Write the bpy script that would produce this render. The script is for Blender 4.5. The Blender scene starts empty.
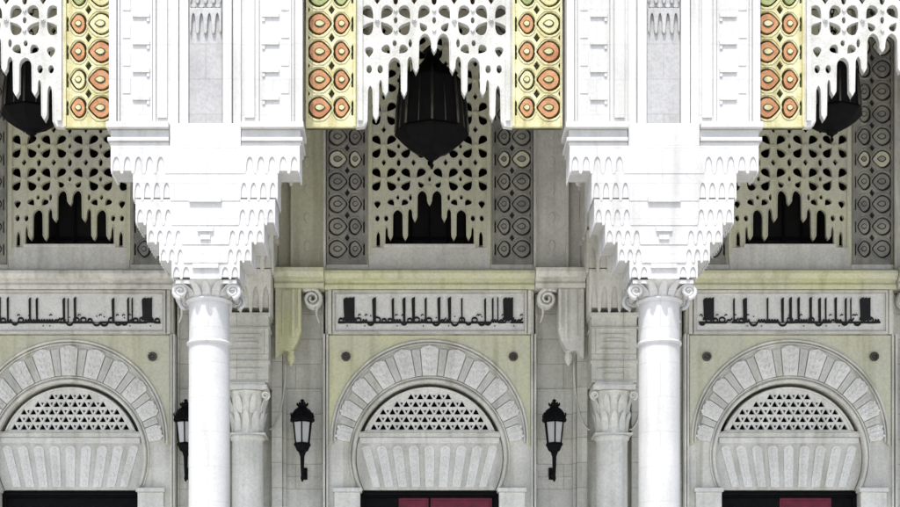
import bpy, math, random
from mathutils import Matrix, Vector
random.seed(7)
S = bpy.context.scene
COL = S.collection
PI = math.pi
EYE = 1.6
HOR = 694.0          # horizon row measured in the 900x507 photograph
BAY = 6.0
SF, SP, SR = 74.7, 76.0, 60.0       # photo pixels per metre on the screen, pier and hall-wall planes
YF, YP, YR = 20.5, 20.4, 25.5
def zf(p): return EYE + (HOR-p)/SF
def zp(p): return EYE + (HOR-p)/SP
def zr(p): return EYE + (HOR-p)/SR

# ------------------------------------------------------------------ materials
def nodes(name):
    m = bpy.data.materials.new(name); m.use_nodes = True
    nt = m.node_tree; b = nt.nodes['Principled BSDF']
    return m, nt, b
def stone(name, c1, c2, rough=.55, scale=1.6, bump=.25, fine=30, lo=.42, hi=.62, stain=None, joints=None, mscale=(1,1,1), jf=.9, fm=.35):
    m, nt, b = nodes(name); N = nt.nodes.new; L = nt.links.new
    tc = N('ShaderNodeNewGeometry'); mp = N('ShaderNodeMapping'); mp.inputs['Scale'].default_value = mscale
    L(tc.outputs['Position'], mp.inputs[0])
    n = N('ShaderNodeTexNoise'); n.inputs['Scale'].default_value = scale; n.inputs['Detail'].default_value = 7; n.inputs['Roughness'].default_value = .6
    L(mp.outputs[0], n.inputs['Vector'])
    r = N('ShaderNodeValToRGB'); r.color_ramp.elements[0].position = lo; r.color_ramp.elements[1].position = hi
    r.color_ramp.elements[0].color = (*c1,1); r.color_ramp.elements[1].color = (*c2,1)
    L(n.outputs[0], r.inputs[0])
    out = r.outputs[0]
    n2 = N('ShaderNodeTexNoise'); n2.inputs['Scale'].default_value = fine; n2.inputs['Detail'].default_value = 5
    L(tc.outputs['Position'], n2.inputs['Vector'])
    mx = N('ShaderNodeMixRGB'); mx.blend_type = 'MULTIPLY'; mx.inputs[0].default_value = fm
    r2 = N('ShaderNodeValToRGB'); r2.color_ramp.elements[0].position = .3; r2.color_ramp.elements[1].position = .6
    r2.color_ramp.elements[0].color = (.55,.55,.52,1); r2.color_ramp.elements[1].color = (1,1,1,1)
    L(n2.outputs[0], r2.inputs[0]); L(out, mx.inputs[1]); L(r2.outputs[0], mx.inputs[2]); out = mx.outputs[0]
    if stain:
        mp3 = N('ShaderNodeMapping'); mp3.inputs['Scale'].default_value = (5,5,.35); L(tc.outputs['Position'], mp3.inputs[0])
        n3 = N('ShaderNodeTexNoise'); n3.inputs['Scale'].default_value = 1.3; n3.inputs['Detail'].default_value = 6; L(mp3.outputs[0], n3.inputs['Vector'])
        r3 = N('ShaderNodeValToRGB'); r3.color_ramp.elements[0].position = .5; r3.color_ramp.elements[1].position = .72
        r3.color_ramp.elements[0].color = (1,1,1,1); r3.color_ramp.elements[1].color = (*stain,1)
        L(n3.outputs[0], r3.inputs[0])
        m3 = N('ShaderNodeMixRGB'); m3.blend_type = 'MULTIPLY'; m3.inputs[0].default_value = 1
        L(out, m3.inputs[1]); L(r3.outputs[0], m3.inputs[2]); out = m3.outputs[0]
    if joints:
        sx = N('ShaderNodeSeparateXYZ'); L(tc.outputs['Position'], sx.inputs[0])
        cx = N('ShaderNodeCombineXYZ'); L(sx.outputs[0], cx.inputs[0]); L(sx.outputs[2 if joints[2] else 1], cx.inputs[1])
        bk = N('ShaderNodeTexBrick'); bk.inputs['Scale'].default_value = 1
        bk.inputs['Color1'].default_value = (1,1,1,1); bk.inputs['Color2'].default_value = (.86,.86,.84,1); bk.inputs['Mortar'].default_value = (.5,.5,.46,1)
        bk.inputs['Mortar Size'].default_value = .006; bk.inputs['Brick Width'].default_value = joints[0]; bk.inputs['Row Height'].default_value = joints[1]
        L(cx.outputs[0], bk.inputs['Vector'])
        m4 = N('ShaderNodeMixRGB'); m4.blend_type = 'MULTIPLY'; m4.inputs[0].default_value = jf
        L(out, m4.inputs[1]); L(bk.outputs['Color'], m4.inputs[2]); out = m4.outputs[0]
    L(out, b.inputs['Base Color'])
    rr = N('ShaderNodeMapRange'); rr.inputs[3].default_value = rough-.12; rr.inputs[4].default_value = rough+.12
    L(n2.outputs[0], rr.inputs[0]); L(rr.outputs[0], b.inputs['Roughness'])
    bp = N('ShaderNodeBump'); bp.inputs['Strength'].default_value = bump; bp.inputs['Distance'].default_value = .012
    L(n2.outputs[0], bp.inputs['Height']); L(bp.outputs[0], b.inputs['Normal'])
    return m
def plain(name, c, rough=.5, metal=0, var=.25, scale=9):
    m, nt, b = nodes(name); N = nt.nodes.new; L = nt.links.new
    tc = N('ShaderNodeNewGeometry'); n = N('ShaderNodeTexNoise'); n.inputs['Scale'].default_value = scale; n.inputs['Detail'].default_value = 6
    L(tc.outputs['Position'], n.inputs['Vector'])
    r = N('ShaderNodeValToRGB'); r.color_ramp.elements[0].position = .35; r.color_ramp.elements[1].position = .65
    r.color_ramp.elements[0].color = (*[x*(1-var) for x in c],1); r.color_ramp.elements[1].color = (*[min(1,x*(1+var)) for x in c],1)
    L(n.outputs[0], r.inputs[0]); L(r.outputs[0], b.inputs['Base Color'])
    b.inputs['Roughness'].default_value = rough; b.inputs['Metallic'].default_value = metal; b.inputs['Specular IOR Level'].default_value = .25
    bp = N('ShaderNodeBump'); bp.inputs['Strength'].default_value = .15; bp.inputs['Distance'].default_value = .01
    L(n.outputs[0], bp.inputs['Height']); L(bp.outputs[0], b.inputs['Normal'])
    return m
M = {}
M['white'] = stone('white_marble', (.50,.50,.485), (.58,.578,.56), .5, .8, .10, 26, .35, .65, stain=(.86,.86,.83), joints=(.85,.46,1), jf=.25, fm=.18)
M['strip'] = stone('grey_marble', (.34,.34,.335), (.44,.44,.43), .5, 1.1, .22, 26, .35, .65, stain=(.86,.86,.83), joints=(3,.46,1), jf=.35)  # greyer marble tone for the pier's centre strip and carved head
M['carve'] = stone('carved_plaster', (.44,.44,.40), (.58,.58,.55), .6, 2.2, .4, 34, .35, .62, stain=(.82,.82,.78))
M['patch'] = stone('patched_stone', (.54,.54,.43), (.57,.565,.41), .6, .75, .35, 24, .38, .60, stain=(.78,.78,.7))
M['grey'] = stone('grey_stone', (.51,.505,.455), (.70,.69,.615), .6, 1.4, .35, 24, .35, .65, stain=(.66,.65,.58))
M['greyd'] = stone('dark_carved_stone', (.20,.20,.185), (.34,.335,.28), .65, 3.2, .5, 30, .35, .65, stain=(.7,.7,.68))
M['sebka'] = stone('rear_lattice_stone', (.57,.57,.46), (.62,.615,.44), .6, .9, .4, 30, .42, .62, stain=(.8,.8,.72))
M['cream'] = stone('cream_stone', (.56,.56,.43), (.60,.60,.37), .6, .9, .35, 24, .34, .58, stain=(.75,.75,.66))
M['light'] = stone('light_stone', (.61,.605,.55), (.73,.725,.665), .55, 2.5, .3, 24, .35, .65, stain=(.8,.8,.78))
M['lighter'] = stone('pale_stone', (.66,.655,.61), (.76,.755,.71), .55, 2.5, .35, 30, .35, .65, stain=(.85,.85,.83))
M['mid'] = stone('mid_stone', (.50,.495,.45), (.62,.615,.56), .6, 2.5, .3, 24, .35, .65, stain=(.75,.74,.68))
M['ashlar'] = stone('ashlar_stone', (.47,.465,.42), (.65,.64,.57), .6, .8, .35, 24, .38, .6, stain=(.74,.74,.68), joints=(.9,.42,1))
M['tile_cream'] = stone('cream_tile', (.50,.46,.22), (.62,.60,.38), .5, 4, .4, 40, .35, .65, stain=(.62,.58,.40))
M['tile_red'] = stone('terracotta_tile', (.36,.14,.05), (.50,.26,.11), .45, 5, .3, 40, .35, .65)
M['tile_green'] = stone('green_tile', (.18,.21,.07), (.34,.38,.15), .45, 5, .3, 40, .35, .65)
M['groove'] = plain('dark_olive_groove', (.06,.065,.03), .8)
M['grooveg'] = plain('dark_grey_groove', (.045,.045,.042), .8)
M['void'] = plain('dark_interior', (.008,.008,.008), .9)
M['glassdark'] = plain('dark_window_glass', (.004,.004,.004), .7)
M['black'] = plain('black_iron', (.004,.004,.0045), .65, 0)
M['ink'] = plain('black_lettering', (.012,.012,.012), .6)
M['maroon'] = plain('maroon_paint', (.12,.009,.024), .4)
M['bronze'] = plain('dark_bronze', (.075,.068,.055), .4, .5)
M['wood'] = plain('cedar_ceiling', (.10,.06,.035), .6)
M['floor'] = stone('floor_marble', (.55,.55,.53), (.68,.68,.66), .45, .7, .15, 20, .35, .65, joints=(1.2,1.2,0))
M['plaza'] = stone('plaza_paving', (.50,.49,.46), (.62,.61,.58), .6, .15, .2, 14, .35, .65, joints=(1.5,1.5,0))
def glass_mat():
    m, nt, b = nodes('frosted_lamp_glass')
    b.inputs['Base Color'].default_value = (.55,.55,.53,1); b.inputs['Roughness'].default_value = .25
    b.inputs['Transmission Weight'].default_value = .35
    return m
M['pane'] = glass_mat()
M['black'].node_tree.nodes['Principled BSDF'].inputs['Specular IOR Level'].default_value = .08

# ------------------------------------------------------------------ mesh builder
class MB:
    def __init__(s): s.v = []; s.f = []; s.mi = []; s.sm = []; s.k = 0
    def add(s, vs, fs, smooth=False):
        o = len(s.v); s.v += [tuple(p) for p in vs]
        for f in fs: s.f.append([i+o for i in f]); s.mi.append(s.k); s.sm.append(smooth)
        return s
    def box(s, x0, x1, y0, y1, z0, z1):
        return s.add([(x0,y0,z0),(x1,y0,z0),(x1,y1,z0),(x0,y1,z0),(x0,y0,z1),(x1,y0,z1),(x1,y1,z1),(x0,y1,z1)],
              [(0,3,2,1),(4,5,6,7),(0,1,5,4),(1,2,6,5),(2,3,7,6),(3,0,4,7)])
    def prism(s, pts, y0, y1):
        n = len(pts)
        vs = [(x,y0,z) for x,z in pts]+[(x,y1,z) for x,z in pts]
        fs = [list(range(n)), list(range(2*n-1,n-1,-1))]+[(i,i+n,(i+1)%n+n,(i+1)%n) for i in range(n)]
        return s.add(vs, fs)
    def prismx(s, pts, x0, x1):            # profile in (y,z), swept along x
        n = len(pts)
        vs = [(x0,y,z) for y,z in pts]+[(x1,y,z) for y,z in pts]
        fs = [list(range(n)), list(range(2*n-1,n-1,-1))]+[(i,i+n,(i+1)%n+n,(i+1)%n) for i in range(n)]
        return s.add(vs, fs)
    def lathe(s, prof, cx=0, cy=0, n=32, smooth=True, rot=0, wave=None):
        vs = []; fs = []
        for r, z in prof:
            for i in range(n):
                a = rot+2*PI*i/n
                q = r if wave is None else r*(1+wave[0]*math.cos(wave[1]*a))
                vs.append((cx+q*math.cos(a), cy+q*math.sin(a), z))
        m = len(prof)
        for j in range(m-1):
            for i in range(n):
                a = j*n+i; b = j*n+(i+1)%n
                fs.append((a,b,b+n,a+n))
        s.add(vs, fs, smooth); o = len(s.v)-len(vs)
        for cap in (list(range(n))[::-1], list(range((m-1)*n, m*n))):
            k0 = len(s.v); s.v += [s.v[o+i] for i in cap]; s.f.append(list(range(k0, k0+n))); s.mi.append(s.k); s.sm.append(False)
        return s
    def tube(s, path, r, n=8, closed=False):
        P = [Vector(p) for p in path]; vs = []; fs = []; m = len(P)
        for i, p in enumerate(P):
            if closed: t = P[(i+1)%m]-P[i-1]
            else: t = P[min(i+1,m-1)]-P[max(i-1,0)]
            t.normalize()
            up = Vector((0,1,0)) if abs(t.y) < .9 else Vector((1,0,0))
            a = t.cross(up).normalized(); b = t.cross(a)
            rr = r(i/(m-1)) if callable(r) else r
            for k in range(n):
                an = 2*PI*k/n; vs.append(p+a*rr*math.cos(an)+b*rr*math.sin(an))
        for i in range(m if closed else m-1):
            for k in range(n):
                j = (i+1)%m
                fs.append((i*n+k, i*n+(k+1)%n, j*n+(k+1)%n, j*n+k))
        if not closed: fs.append(list(range(n))); fs.append(list(range((m-1)*n, m*n)))
        return s.add(vs, fs, True)
    def mesh(s, me, mat=None):             # append another mesh
        vs = [v.co.copy() for v in me.vertices]
        if mat is not None: vs = [mat @ v for v in vs]
        return s.add(vs, [list(p.vertices) for p in me.polygons])
    def build(s, name, mats, parent=None, bevel=0, label=None, loc=None):
        me = bpy.data.meshes.new(name); me.from_pydata(s.v, [], s.f); me.validate()
        if not isinstance(mats, (list, tuple)): mats = [mats]
        for m in mats: me.materials.append(m)
        if len(me.polygons) == len(s.f):
            me.polygons.foreach_set('material_index', s.mi); me.polygons.foreach_set('use_smooth', s.sm)
        o = bpy.data.objects.new(name, me); COL.objects.link(o)
        import bmesh
        bm = bmesh.new(); bm.from_mesh(me); bmesh.ops.recalc_face_normals(bm, faces=bm.faces); bm.to_mesh(me); bm.free()
        if parent: o.parent = parent
        if loc: o.location = loc
        if bevel:
            md = o.modifiers.new('bevel', 'BEVEL'); md.width = bevel; md.segments = 2; md.limit_method = 'ANGLE'; md.angle_limit = math.radians(40)
        if label: o['label'] = label
        return o
def area2(p): return abs(sum(p[i][0]*p[(i+1)%len(p)][1]-p[(i+1)%len(p)][0]*p[i][1] for i in range(len(p))))/2
def inside(q, p):
    c = False; n = len(p)
    for i in range(n):
        (x1, y1), (x2, y2) = p[i], p[(i+1)%n]
        if (y1 > q[1]) != (y2 > q[1]) and q[0] < (x2-x1)*(q[1]-y1)/(y2-y1)+x1: c = not c
    return c
def plate(outlines, y0, y1, bev=.008):
    """flat stone slab cut by nested outlines (even-odd), in the XZ plane between depths y0 and y1"""
    want = sum(area2(p)*(1 if sum(inside(p[0], q) for q in outlines if q is not p) % 2 == 0 else -1) for p in outlines)
    rj = random.Random(3); best = None
    for attempt in range(24):
        j = 0 if attempt == 0 else 1.0e-4*(1+attempt%8)
        cu = bpy.data.curves.new('tmp', 'CURVE'); cu.dimensions = '2D'; cu.fill_mode = 'BOTH'
        th = (y1-y0)/2; bv = min(bev, th*.6) if attempt < 4 else .0015
        cu.extrude = th-bv; cu.bevel_depth = bv; cu.bevel_resolution = 1; cu.offset = -bv if bv > .004 else 0
        for pts in outlines:
            sp = cu.splines.new('POLY'); sp.points.add(len(pts)-1)
            for i, (x, z) in enumerate(pts): sp.points[i].co = (x+rj.uniform(-j, j), z+rj.uniform(-j, j), 0, 1)
            sp.use_cyclic_u = True
        o = bpy.data.objects.new('tmp', cu); COL.objects.link(o)
        me = bpy.data.meshes.new_from_object(o.evaluated_get(bpy.context.evaluated_depsgraph_get()))
        bpy.data.objects.remove(o); bpy.data.curves.remove(cu)
        zm = max(v.co.z for v in me.vertices)
        got = sum(p.area for p in me.polygons if all(abs(me.vertices[k].co.z-zm) < 1e-5 for k in p.vertices))
        per = sum(math.dist(p[i], p[i-1]) for p in outlines for i in range(len(p)))
        err = abs(got-(want-(per*bv if bv > .004 else -0*per)))
        if best is None or err < best[0]: best = (err, me)
        if err < (.03*want+.0005 if bv > .004 else .0015*want): break
    if best[0] > (.05*want+.001 if bev > .004 else .003*want): print('PLATE', round(want, 3), round(best[0], 3), len(outlines))
    me = best[1]
    me.transform(Matrix.Translation((0,(y0+y1)/2,0)) @ Matrix.Rotation(PI/2, 4, 'X'))
    return me
def empty(name, loc, label=None, cat=None, group=None):
    o = bpy.data.objects.new(name, None); COL.objects.link(o); o.location = loc; o.empty_display_size = .3
    if label: o['label'] = label
    if cat: o['category'] = cat
    if group: o['group'] = group
    return o
def kids(o): return [c for c in COL.objects if c.parent == o]
def copy_tree(o, parent, dx=0, dz=0):
    c = o.copy(); COL.objects.link(c); c.parent = parent
    c.location = (o.location.x+dx, o.location.y, o.location.z+dz)
    for ch in kids(o): copy_tree(ch, c)
    return c

# 2D shapes
def ell(cx, cz, a, b, n=18, rot=0):
    out = []
    for i in range(n):
        t = 2*PI*i/n; x = a*math.cos(t); z = b*math.sin(t)
        out.append((cx+x*math.cos(rot)-z*math.sin(rot), cz+x*math.sin(rot)+z*math.cos(rot)))
    return out
def tear(cx, cz, L, w, ang, n=14):
    out = []
    for i in range(n):
        t = 2*PI*i/n
        x = -L*math.cos(t); z = w*math.sin(t)*math.sin(t/2)**1.2*1.3
        out.append((cx+x*math.cos(ang)-z*math.sin(ang), cz+x*math.sin(ang)+z*math.cos(ang)))
    return out
def almond(cx, cz, a, b, n=10, flip=1):
    out = []
    for i in range(2*n):
        t = 2*PI*i/(2*n); x = math.cos(t); z = math.sin(t)
        k = 1-.55*max(0, x*flip)**1.6
        out.append((cx+a*x, cz+b*z*k))
    return out
def parch(x0, x1, zs, zt, n=7):
    """pointed arch outline from (x0,zs) up over zt to (x1,zs)"""
    out = []; c = (x0+x1)/2; w = (x1-x0)/2; h = zt-zs
    for i in range(n+1):
        t = i/n; out.append((x0+w*(1-math.cos(t*PI/2))**1.15, zs+h*math.sin(t*PI/2)**.9))
    for i in range(n-1, -1, -1):
        t = i/n; out.append((x1-w*(1-math.cos(t*PI/2))**1.15, zs+h*math.sin(t*PI/2)**.9))
    return out

def rarch(x0, x1, zs, zt, n=7):
    """round-headed arch with a slight point, straight jambs"""
    c = (x0+x1)/2; w = (x1-x0)/2; out = []
    for i in range(2*n+1):
        t = PI-PI*i/(2*n); out.append((c+w*math.cos(t), zs+(zt-zs)*(.86*math.sin(t)+.14*(1-abs(math.cos(t))))))
    return out
# ------------------------------------------------------------------ sebka screen (same carving on the arcade and on the hall wall)
U = 1/74.7
def sebka_outline(H):
    h = []                                 # right half, (dx, v) in photo pixels, v up from the apex
    def finger(x0, x1, zb, tip=4, prev=None):
        c = (x0+x1)/2; w = (x1-x0)/2
        return [(x0, zb+.01), (c-w*.45, zb-tip*.5), (c, zb-tip), (c+w*.45, zb-tip*.5), (x1, zb)]
    h += [(0,-19),(1.4,-16.6),(2.4,-14.5),(2.4,-10)]
    h += rarch(2.8, 15.6, -9.5, 0)
    h += finger(16.0, 20.6, -35, 4.5) + rarch(21.0, 27.4, -30, -23, 5) + finger(27.8, 32.6, -58, 5)
    h += rarch(32.9, 46.2, -33, -24)
    h += finger(46.5, 51.0, -58, 4.5) + rarch(51.4, 55.6, -52, -46, 4) + finger(56.0, 60.6, -82, 5) + rarch(61.0, 66.8, -60, -52)
    h += [(67.2,-88),(69.5,-93),(78,-94)]
    R = [(x*U, z*U) for x, z in h]
    Lh = [(-x, z) for x, z in R[1:]]
    return R + [(78*U, H)] + [(-78*U, H)] + Lh[::-1]
def sebka_holes(H):
    out = []
    rows = int((H/U-4)/41)+1
    for r in range(rows):
        vc = 13+41*r
        if (vc+18)*U > H: break
        for sx in (-1, 1):
            for cx in (20, 57):
                for a in (-1, 1):
                    for b in (-1, 1):
                        q = .66 if (r == 0 and b < 0 and abs(sx*cx+a*8.6) < 14) else 1
                        out.append(tear((sx*cx+a*8.6)*U, (vc+b*7.6+(1.2 if q < 1 else 0))*U, 8.0*q*U, 6.0*q*U, math.atan2(b*1.0, a*.75)))
            out.append(ell(sx*38.5*U, (vc+20.5)*U, 2.8*U, 5.4*U, 8))
            out.append(ell(sx*38.5*U, (vc)*U, 2.2*U, 3.6*U, 8))
            for q in (20,57):
                out.append([((sx*q+i)*U, (vc+20.5+j)*U) for i, j in ((0,5),(3.4,0),(0,-5),(-3.4,0))])
        out.append(ell(0, (vc+20.5)*U, 3*U, 5.6*U, 8)); out.append(ell(0, (vc)*U, 2.2*U, 3.8*U, 8))
    for sx in (-1, 1):
        for dx, a in ((31.5, 1), (47.5, -1)): out.append(tear(sx*dx*U, -16.5*U, 5.4*U, 4.8*U, PI/2+sx*a*.7))
        out.append(ell(sx*39.5*U, -10*U, 2.4*U, 3.4*U, 8))
        for dx in (54, 65): out.append(ell(sx*dx*U, -36*U, 3.0*U, 4.4*U, 10))
        for dx in (54, 65): out.append(tear(sx*dx*U, -19*U, 5.6*U, 4.6*U, PI/2))
        out.append(ell(sx*23.9*U, -10*U, 2.4*U, 5.4*U, 8))
    return out
def segd(p, a, b):
    dx, dz = b[0]-a[0], b[1]-a[1]; l = dx*dx+dz*dz or 1e-12
    t = max(0, min(1, ((p[0]-a[0])*dx+(p[1]-a[1])*dz)/l))
    return math.hypot(p[0]-a[0]-t*dx, p[1]-a[1]-t*dz)
def polyd(p, q): return min(min(segd(v, q[i-1], q[i]) for i in range(len(q))) for v in p)
def clean_holes(outline, holes, gap):
    """shrink or drop openings that would leave less than a rib's width of stone"""
    ok = []
    for h in sorted(holes, key=lambda p: -area2(p)):
        for k in range(6):
            cx = sum(p[0] for p in h)/len(h); cz = sum(p[1] for p in h)/len(h)
            bad = any(not inside(p, outline) for p in h) or polyd(h, outline) < gap or polyd(outline, h) < gap
            if not bad:
                for o in ok:
                    if math.dist(o[0], (cx, cz)) > 30*U: continue
                    if inside(h[0], o) or inside(o[0], h) or polyd(h, o) < gap or polyd(o, h) < gap: bad = True; break
            if not bad: ok.append(h); break
            h = [(cx+(x-cx)*.86, cz+(z-cz)*.86) for x, z in h]
    return ok
def beads(H):                              # round ribs along the fingers and node bosses: the raised tracery on the slab
    b = MB()
    rows = int((H/U-4)/41)+1
    for r in range(rows):
        vc = 13+41*r
        if (vc+18)*U > H: break
        for cx in (-57,-20,20,57):
            p = ell(cx*U, vc*U, 2.6*U, 2.6*U, 12); b.prism(p, -.018, 0)
            p = [((cx+i)*U, (vc+j)*U) for i, j in ((0,1.6),(1.6,0),(0,-1.6),(-1.6,0))]; b.prism(p, -.036, -.02)
        for cx in (-38.5, 0, 38.5):
            for dv in (-10, 10): b.prism([((cx+i)*U, (vc+dv+j)*U) for i, j in ((0,2.4),(2,0),(0,-2.4),(-2,0))], -.02, 0)
    for sx in (-1, 1):
        b.box(min(sx*71.5,sx*76)*U, max(sx*71.5,sx*76)*U, -.03, 0, -88*U, H-.02)
    return b
def sebka_screen(parent, z0, H, mat, stripmats, loc, deep):
    """lattice with hanging lambrequin edge, plus its two patterned side strips"""
    ol = sebka_outline(H); me = plate([ol]+clean_holes(ol, sebka_holes(H), 1.3*U), 0, .10, .003)
    b = MB(); b.mesh(me)
    bd = beads(H); b.add(bd.v, bd.f)
    rim = [p for p in sebka_outline(H) if p[1] < H-.01 and abs(p[0]) < 77*U]
    rim.sort(key=lambda p: 0) ; k_ = next(i for i in range(len(rim)) if rim[i][0] < 0); rim = rim[k_:]+rim[:k_]
    b.tube([(x, .0, z) for x, z in rim], .011, 6)
    lat = b.build('lattice_screen', mat, parent, loc=(loc[0], loc[1], z0))
    for sx in (-1, 1):
        st = MB(); x0, x1 = sorted((sx*78.3*U, sx*128*U)); zb = -94*U
        rings = []; isl = []; slots = []
        n = int((H-zb)/(28*U))
        for r in range(n):
            zc = (-74.7+28*r)*U
            if zc+10*U > H: break
            for cx, a, bb in ((114.6, 12.7, 12.0), (92.7, 9.0, 11.2)):
                rings.append(almond(sx*cx*U, zc, a*U, bb*U, 10, -sx))
                isl.append((almond(sx*(cx-.4)*U, zc, (a-2.5)*U, (bb-2.5)*U, 9, -sx), r, cx))
            for q, qa, qb in ((102.6, 3.6, 5.2),(125.6, 1.8, 3.4)): rings.append([(sx*q*U+i*U, zc+14*U+j*U) for i, j in ((0,qb),(qa,0),(0,-qb),(-qa,0))])
            slots.append([(sx*81.6*U+i*U, zc+j*U) for i, j in ((1.4,-8),(1.4,5),(0,8),(-1.4,5),(-1.4,-8))])
        slots = [q for q in slots if max(p[1] for p in q) < H-.01 and min(p[1] for p in q) > zb+.01]
        rings = [q for q in rings if max(p[1] for p in q) < H-.01 and min(p[1] for p in q) > zb+.01]
        st.mesh(plate([[(x0,zb),(x1,zb),(x1,H),(x0,H)]]+rings+slots, 0, .05, .003))
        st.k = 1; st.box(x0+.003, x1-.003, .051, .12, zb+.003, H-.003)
        for p, r, cx in isl:
            rnd = random.random()
            st.k = 3 if ((r*7+3) % 5 == 1 and rnd < .8) else (2 if rnd < .8 else 0)
            cxm = sum(a for a,_ in p)/len(p); czm = sum(c for _,c in p)/len(p)
            st.prism(p, -.002, .0505)
            st.k = 1; st.prism([(cxm+(a-cxm)*.56, czm+(c-czm)*.42) for a, c in p], -.006, -.0025)
            st.k = 0; st.prism([(cxm+(a-cxm)*.42, czm+(c-czm)*.28) for a, c in p], -.016, -.0065)
        # raised outline cord around each tile
        st.k = 0
        for p, r, cx in isl:
            cxm = sum(a for a,_ in p)/len(p); czm = sum(c for _,c in p)/len(p)
            w = [(cxm+(a-cxm)*(1.0+3.6*U/max(.01,abs(a-cxm)+.02)), 0, czm+(c-czm)*1.42) for a, c in p]
            st.tube(w, .009, 5, True)
        st.box(x0, x0+.03, -.025, -.001, zb, H-.01); st.box(x1-.03, x1, -.025, -.001, zb, H-.01)
        st.build('patterned_strip', stripmats, parent, loc=(loc[0], loc[1]-.01, z0))
    return lat

def fringe(x0, x1, zt, zb, n, gap=.62, cut=.6, skip=0):
    """slab outline with a lower edge of n hanging pointed cells"""
    w = (x1-x0)/n; pts = [(x0, zt)]; h = (zt-zb)
    pts.append((x0, zb+h*.12)); 
    for i in range(n):
        a = x0+i*w; g = w*gap
        if abs(a+w/2-(x0+x1)/2) < skip*(x1-x0)/2: continue
        pts.append((a+(w-g)/4, zb)); 
        pts += parch(a+(w-g)/2, a+w-(w-g)/2, zb+h*.12, zb+h*cut, 5)
        pts.append((a+w-(w-g)/4, zb))
    pts.append((x1, zb+h*.12)); pts.append((x1, zt))
    # remove points that repeat
    out = []
    for p in pts:
        if not out or abs(p[0]-out[-1][0])+abs(p[1]-out[-1][1]) > 1e-4: out.append(p)
    return out
def fringe_box(b, hw, yf, yb, zt, zb, n, nd, th=.016, core=.018, skip=0):
    """tier of a muqarnas corbel: a core with hanging fringe on front and both sides"""
    b.box(-hw+core, hw-core, yf+core, yb-core, zb+(zt-zb)*.12, zt-.002)
    me = plate([fringe(-hw, hw, zt, zb, n, skip=skip)], yf, yf+th, .006); b.mesh(me)
    me = plate([fringe(-hw+.01, hw-.01, zt, zb, n)], yb-th, yb, .008); b.mesh(me)
    d = yb-yf-2*th-.004; cy = (yf+yb)/2
    for sx in (-1, 1):
        me = plate([fringe(-d/2, d/2, zt, zb, nd)], 0, th, .008)
        b.mesh(me, Matrix.Translation((sx*(hw-.001)-(th if sx > 0 else 0), cy, 0)) @ Matrix.Rotation(PI/2, 4, 'Z') @ Matrix.Translation((0,-th,0)))

# ================================================================== SETTING
def struct(o): o['kind'] = 'structure'; return o
g = MB(); n = 24
g.add([(-600,-500,0),(600,-500,0),(600,700,0),(-600,700,0)], [(0,1,2,3)])
struct(g.build('ground', M['plaza']))
g = MB(); g.box(-16, 16, 18.6, 25.3, .001, .15)
struct(g.build('pavement', M['floor'], bevel=.01))

# ================================================================== FRONT ARCADE
arc = empty('arcade', (0, YF, 0), 'sunlit white marble arcade of columns and stepped corbels, nearest the camera', 'arcade')
Hf = 1.75
za = zf(33)
stripF = [M['tile_cream'], M['groove'], M['tile_red'], M['tile_green']]
sebka_screen(arc, za, Hf, M['carve'], stripF, (0, 0, 0), 0)
b = MB(); zt = za+Hf
for nb in (-1, 1):
    pass
first = [o for o in kids(arc)]
for nb in (-1, 1):
    for o in first: copy_tree(o, arc, nb*BAY)
# upper wall and roof edge
b = MB(); b.box(-13.5, 13.5, -.1, .35, zt+.001, 14.3); b.box(-13.6, 13.6, -.28, .45, 14.302, 14.6); b.box(-13.5,13.5,-.16,-.101,zt+.05,zt+.2)
b.build('upper_wall', M['white'], arc, bevel=.015)
b = MB(); b.box(-13.5, 13.5, .36, 5.3, 13.3, 13.5)
for i in range(46): b.box(-13.3+i*.59, -13.3+i*.59+.16, .37, 4.9, 13.1, 13.299)
b.box(-13.5,13.5,.38,.6,12.95,13.098); b.box(-13.5,13.5,4.7,4.9,12.95,13.098)
b.build('ceiling', M['wood'], arc)

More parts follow.
